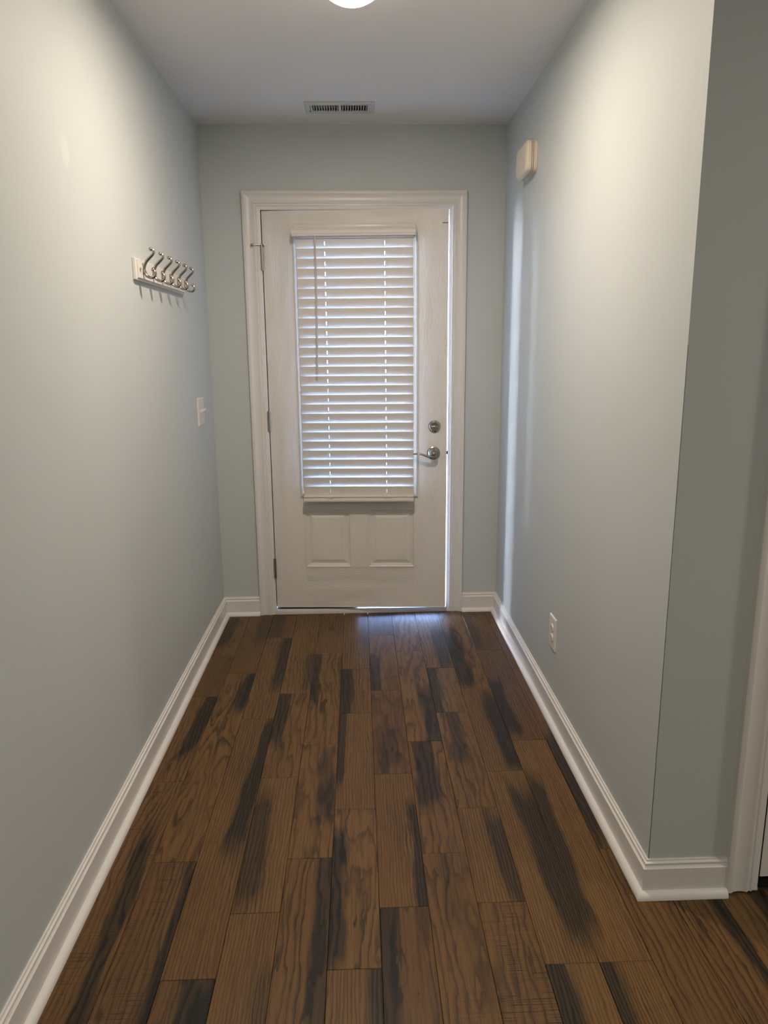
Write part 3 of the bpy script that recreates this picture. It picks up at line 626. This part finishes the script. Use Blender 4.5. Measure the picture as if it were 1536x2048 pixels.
# ------------------------------------------------------------------ ceiling light
cl = thing('ceiling_light', 'glowing flush ceiling light with round opal globe', 'ceiling light', (0.0, -1.548, ZC))
bm = nb(); lathe(bm, (0, 0, 0), (0, 0, -1), [(0, .118), (.012, .120), (.022, .114), (.022, .08), (.020, .0001)], 48); obj('pan', bm, m_vent, cl, smooth=True)
bm = nb(); n = 48
prof = [(.014, .106)] + [(.014 + .106*math.sin(t), .108*math.cos(t)) for t in [i*PI/2/14 for i in range(1, 14)]] + [(.120, .0001)]
lathe(bm, (0, 0, 0), (0, 0, -1), prof, n); obj('globe', bm, m_lamp, cl, smooth=True)
ld = bpy.data.lights.new('light_disc', 'AREA'); lo = bpy.data.objects.new('light_disc', ld); C.objects.link(lo); lo.parent = cl
ld.shape = 'DISK'; ld.size = 0.075; ld.energy = LAMP_W; ld.color = LAMP_COL; lo.location = (0, 0, -.035)

# ------------------------------------------------------------------ coat hook rack on the left wall
rk = thing('coat_hook_rack', 'white wooden rack with six nickel double hooks on the left wall', 'coat rack', (XL, -.885, 1.667))
ya, yb, za, zb_ = -.353, .345, -.0350, .0360
prof = [(0, za), (.010, za), (.012, za+.002), (.0135, za+.006), (.0200, za+.008), (.0200, zb_-.008), (.0135, zb_-.006), (.012, zb_-.002), (.010, zb_), (0, zb_)]
hook_y = [-.298 + .1232*k for k in range(6)]
segs = [ya+.008] + hook_y + [yb-.008]
bm = nb()
box(bm, .0, .0125, ya, yb, za, zb_, .0025, 2)
obj('back_board', bm, m_trim, rk)
for k in range(7):
    bm = nb(); y0_, y1_ = segs[k]+.0006, segs[k+1]-.0006
    g = .0016
    loft(bm, [[(x, yy, z) for x, z in pr] for yy, pr in (
        (y0_, [(.012, za+.007), (.0200-g, za+.007), (.0200-g, zb_-.007), (.012, zb_-.007)]),
        (y0_+g, [(.012, za+.007), (.0200, za+.007), (.0200, zb_-.007), (.012, zb_-.007)]),
        (y1_-g, [(.012, za+.007), (.0200, za+.007), (.0200, zb_-.007), (.012, zb_-.007)]),
        (y1_, [(.012, za+.007), (.0200-g, za+.007), (.0200-g, zb_-.007), (.012, zb_-.007)]))])
    obj('beaded_board', bm, m_trim, rk)
bm = nb(); lathe(bm, (.0198, -.333, .004), (1, 0, 0), [(0, .0035), (.003, .0045), (.006, .0065), (.008, .0062), (.009, .0001)], 16); obj('screw_cap', bm, m_ivory, rk, smooth=True)
hook = None; kids = []
for k, y in enumerate(hook_y):
    if hook is None:
        bm = nb()
        z_ = 1.667
        box(bm, .0195, .0235, -.0062, .0062, -.014, .022, .0018, 2)
        upc = catmull([(.0225, 0, 1.668-z_), (.0255, 0, 1.680-z_), (.0340, 0, 1.6955-z_), (.0470, 0, 1.7085-z_), (.0575, 0, 1.7190-z_), (.0595, 0, 1.7280-z_), (.0565, 0, 1.7340-z_), (.0510, 0, 1.7350-z_)], 5)
        tube(bm, upc, lambda t: .0060-.0022*t, 10, 1.15, (0, 1, 0))
        loc_ = catmull([(.0225, 0, 1.672-z_), (.0255, 0, 1.662-z_), (.0300, 0, 1.6510-z_), (.0390, 0, 1.6440-z_), (.0490, 0, 1.6425-z_), (.0580, 0, 1.6475-z_), (.0610, 0, 1.6560-z_), (.0590, 0, 1.6640-z_), (.0545, 0, 1.6680-z_)], 5)
        tube(bm, loc_, lambda t: .0058-.0020*t, 10, 1.15, (0, 1, 0))
        hook = obj('hook', bm, m_nickel, rk, smooth=True)
        for bx_, bz_, br in ((.0505, 1.7345-z_, .0066), (.0535, 1.6680-z_, .0060)):
            bm = nb(); sphere(bm, (bx_, 0, bz_), br, 14, 8); kids.append(obj('ball_end', bm, m_nickel, hook, smooth=True))
        for zz in (.016, -.009):
            bm = nb(); lathe(bm, (.0230, 0, zz), (1, 0, 0), [(0, .0030), (.001, .0026), (.0014, .0001)], 10); kids.append(obj('screw', bm, m_nickel, hook, smooth=True))
        o = hook
    else:
        o = hook.copy(); C.objects.link(o); o.parent = rk
        for q in kids: d_ = q.copy(); C.objects.link(d_); d_.parent = o
    o.location = (0, y, 0)

# ------------------------------------------------------------------ switch, outlet, door chime
def plate(bm, w, h, t, holes=None):
    prof = [(0, 0), (t*.55, 0), (t*.9, .0022), (t, .0055)]
    loft(bm, [[(x, -w/2+i, -h/2+i), (x, w/2-i, -h/2+i), (x, w/2-i, h/2-i), (x, -w/2+i, h/2-i)] for x, i in prof])
sw = thing('light_switch', 'white double toggle light switch plate on the left wall near the door', 'light switch', (XL, -.3150, 1.1220))
bm = nb(); plate(bm, .124, .1270, .0062); obj('wall_plate', bm, m_plate, sw)
for y in (-.023, .023):
    bm = nb(); box(bm, .0060, .0075, y-.0055, y+.0055, -.0125, .0125, .0006)
    loft(bm, [[(.007, y-.0042, z0_), (.007, y+.0042, z0_), (.007, y+.0042, z0_+.011), (.007, y-.0042, z0_+.011)] if i == 0 else [(.0215, y-.0032, .0075), (.0215, y+.0032, .0075), (.0205, y+.0032, .0135), (.0205, y-.0032, .0135)] for i, z0_ in enumerate((-.004, 0))])
    obj('toggle', bm, m_plate, sw)
    for z in (-.030, .030):
        bm = nb(); lathe(bm, (.0060, y, z), (1, 0, 0), [(0, .0032), (.0008, .0028), (.0012, .0001)], 12); obj('screw', bm, m_screw, sw, smooth=True)
ou = thing('wall_outlet', 'white duplex electrical outlet low on the right wall', 'outlet', (XR, -1.1830, .3350)); ou.rotation_euler = (0, 0, PI)
bm = nb(); plate(bm, .0870, .1275, .0062); obj('wall_plate', bm, m_plate, ou)
for z in (-.0200, .0200):
    bm = nb(); n = 24
    def rr(x, s): return [(x, max(-.0172, min(.0172, .0195*math.cos(2*PI*i/n)))*s, z + .0148*math.sin(2*PI*i/n)*s) for i in range(n)]
    loft(bm, [rr(.0058, 1), rr(.0085, 1), rr(.0093, .94)]); rc = obj('receptacle', bm, m_plate, ou)
    bm = nb(); box(bm, .0092, .0096, -.0078, -.0058, z-.002, z+.006); box(bm, .0092, .0096, .0058, .0078, z-.002, z+.006); cyl(bm, (.0092, 0, z-.0075), (.0096, 0, z-.0075), .0024, 10); obj('slots', bm, m_dark, rc)
bm = nb(); lathe(bm, (.0060, 0, 0), (1, 0, 0), [(0, .0032), (.0008, .0028), (.0012, .0001)], 12); obj('screw', bm, m_screw, ou, smooth=True)

ch = thing('door_chime', 'cream plastic door chime box high on the right wall', 'door chime', (XR, -.5560, 2.1520)); ch.rotation_euler = (0, 0, PI)
def chr_(x, w, h, r=.018, bow=.004, n=6):
    pts = []
    for cx, cz, a0 in ((w-r, h-r, 0), (-w+r, h-r, PI/2), (-w+r, -h+r, PI), (w-r, -h+r, 1.5*PI)):
        for i in range(n): 
            a = a0 + PI/2*i/(n-1); pts.append((x, cx + r*math.cos(a) + bow*0, cz + r*math.sin(a)))
    return [(x, p[1]*(1+bow/w*(1-(p[2]/h)**2)), p[2]*(1+bow/h*(1-(p[1]/w)**2))) for p in pts]
W_, H_ = .100, .0580
bm = nb()
loft(bm, [chr_(x, W_+i, H_+i) for x, i in ((0, -.003), (.001, 0), (.0160, 0), (.0162, -.009), (.0180, -.009), (.0182, 0), (.0225, 0), (.0227, -.009), (.0245, -.009), (.0247, 0), (.036, 0), (.041, -.002), (.0445, -.0065), (.0455, -.0085), (.0450, -.0095), (.0462, -.0110), (.0475, -.020), (.0485, -.035))])
obj('housing', bm, m_ivory, ch, smooth=True)

# ------------------------------------------------------------------ outside: recessed entry, ground, a pale neighbour
bm = nb(); box(bm, -1.4, 1.4, T, 1.6, -.16, -.02); struct('porch_floor', bm, m_conc)
bm = nb(); box(bm, -.95, -.80, T, .86, -.16, 2.9); struct('porch_side_wall', bm, m_siding)
bm = nb(); box(bm, .80, .95, T, .86, -.16, 2.9); struct('porch_side_wall_right', bm, m_siding)
bm = nb(); box(bm, -12, 12, .2, 30, -.36, -.2); struct('ground_outside', bm, m_asph)
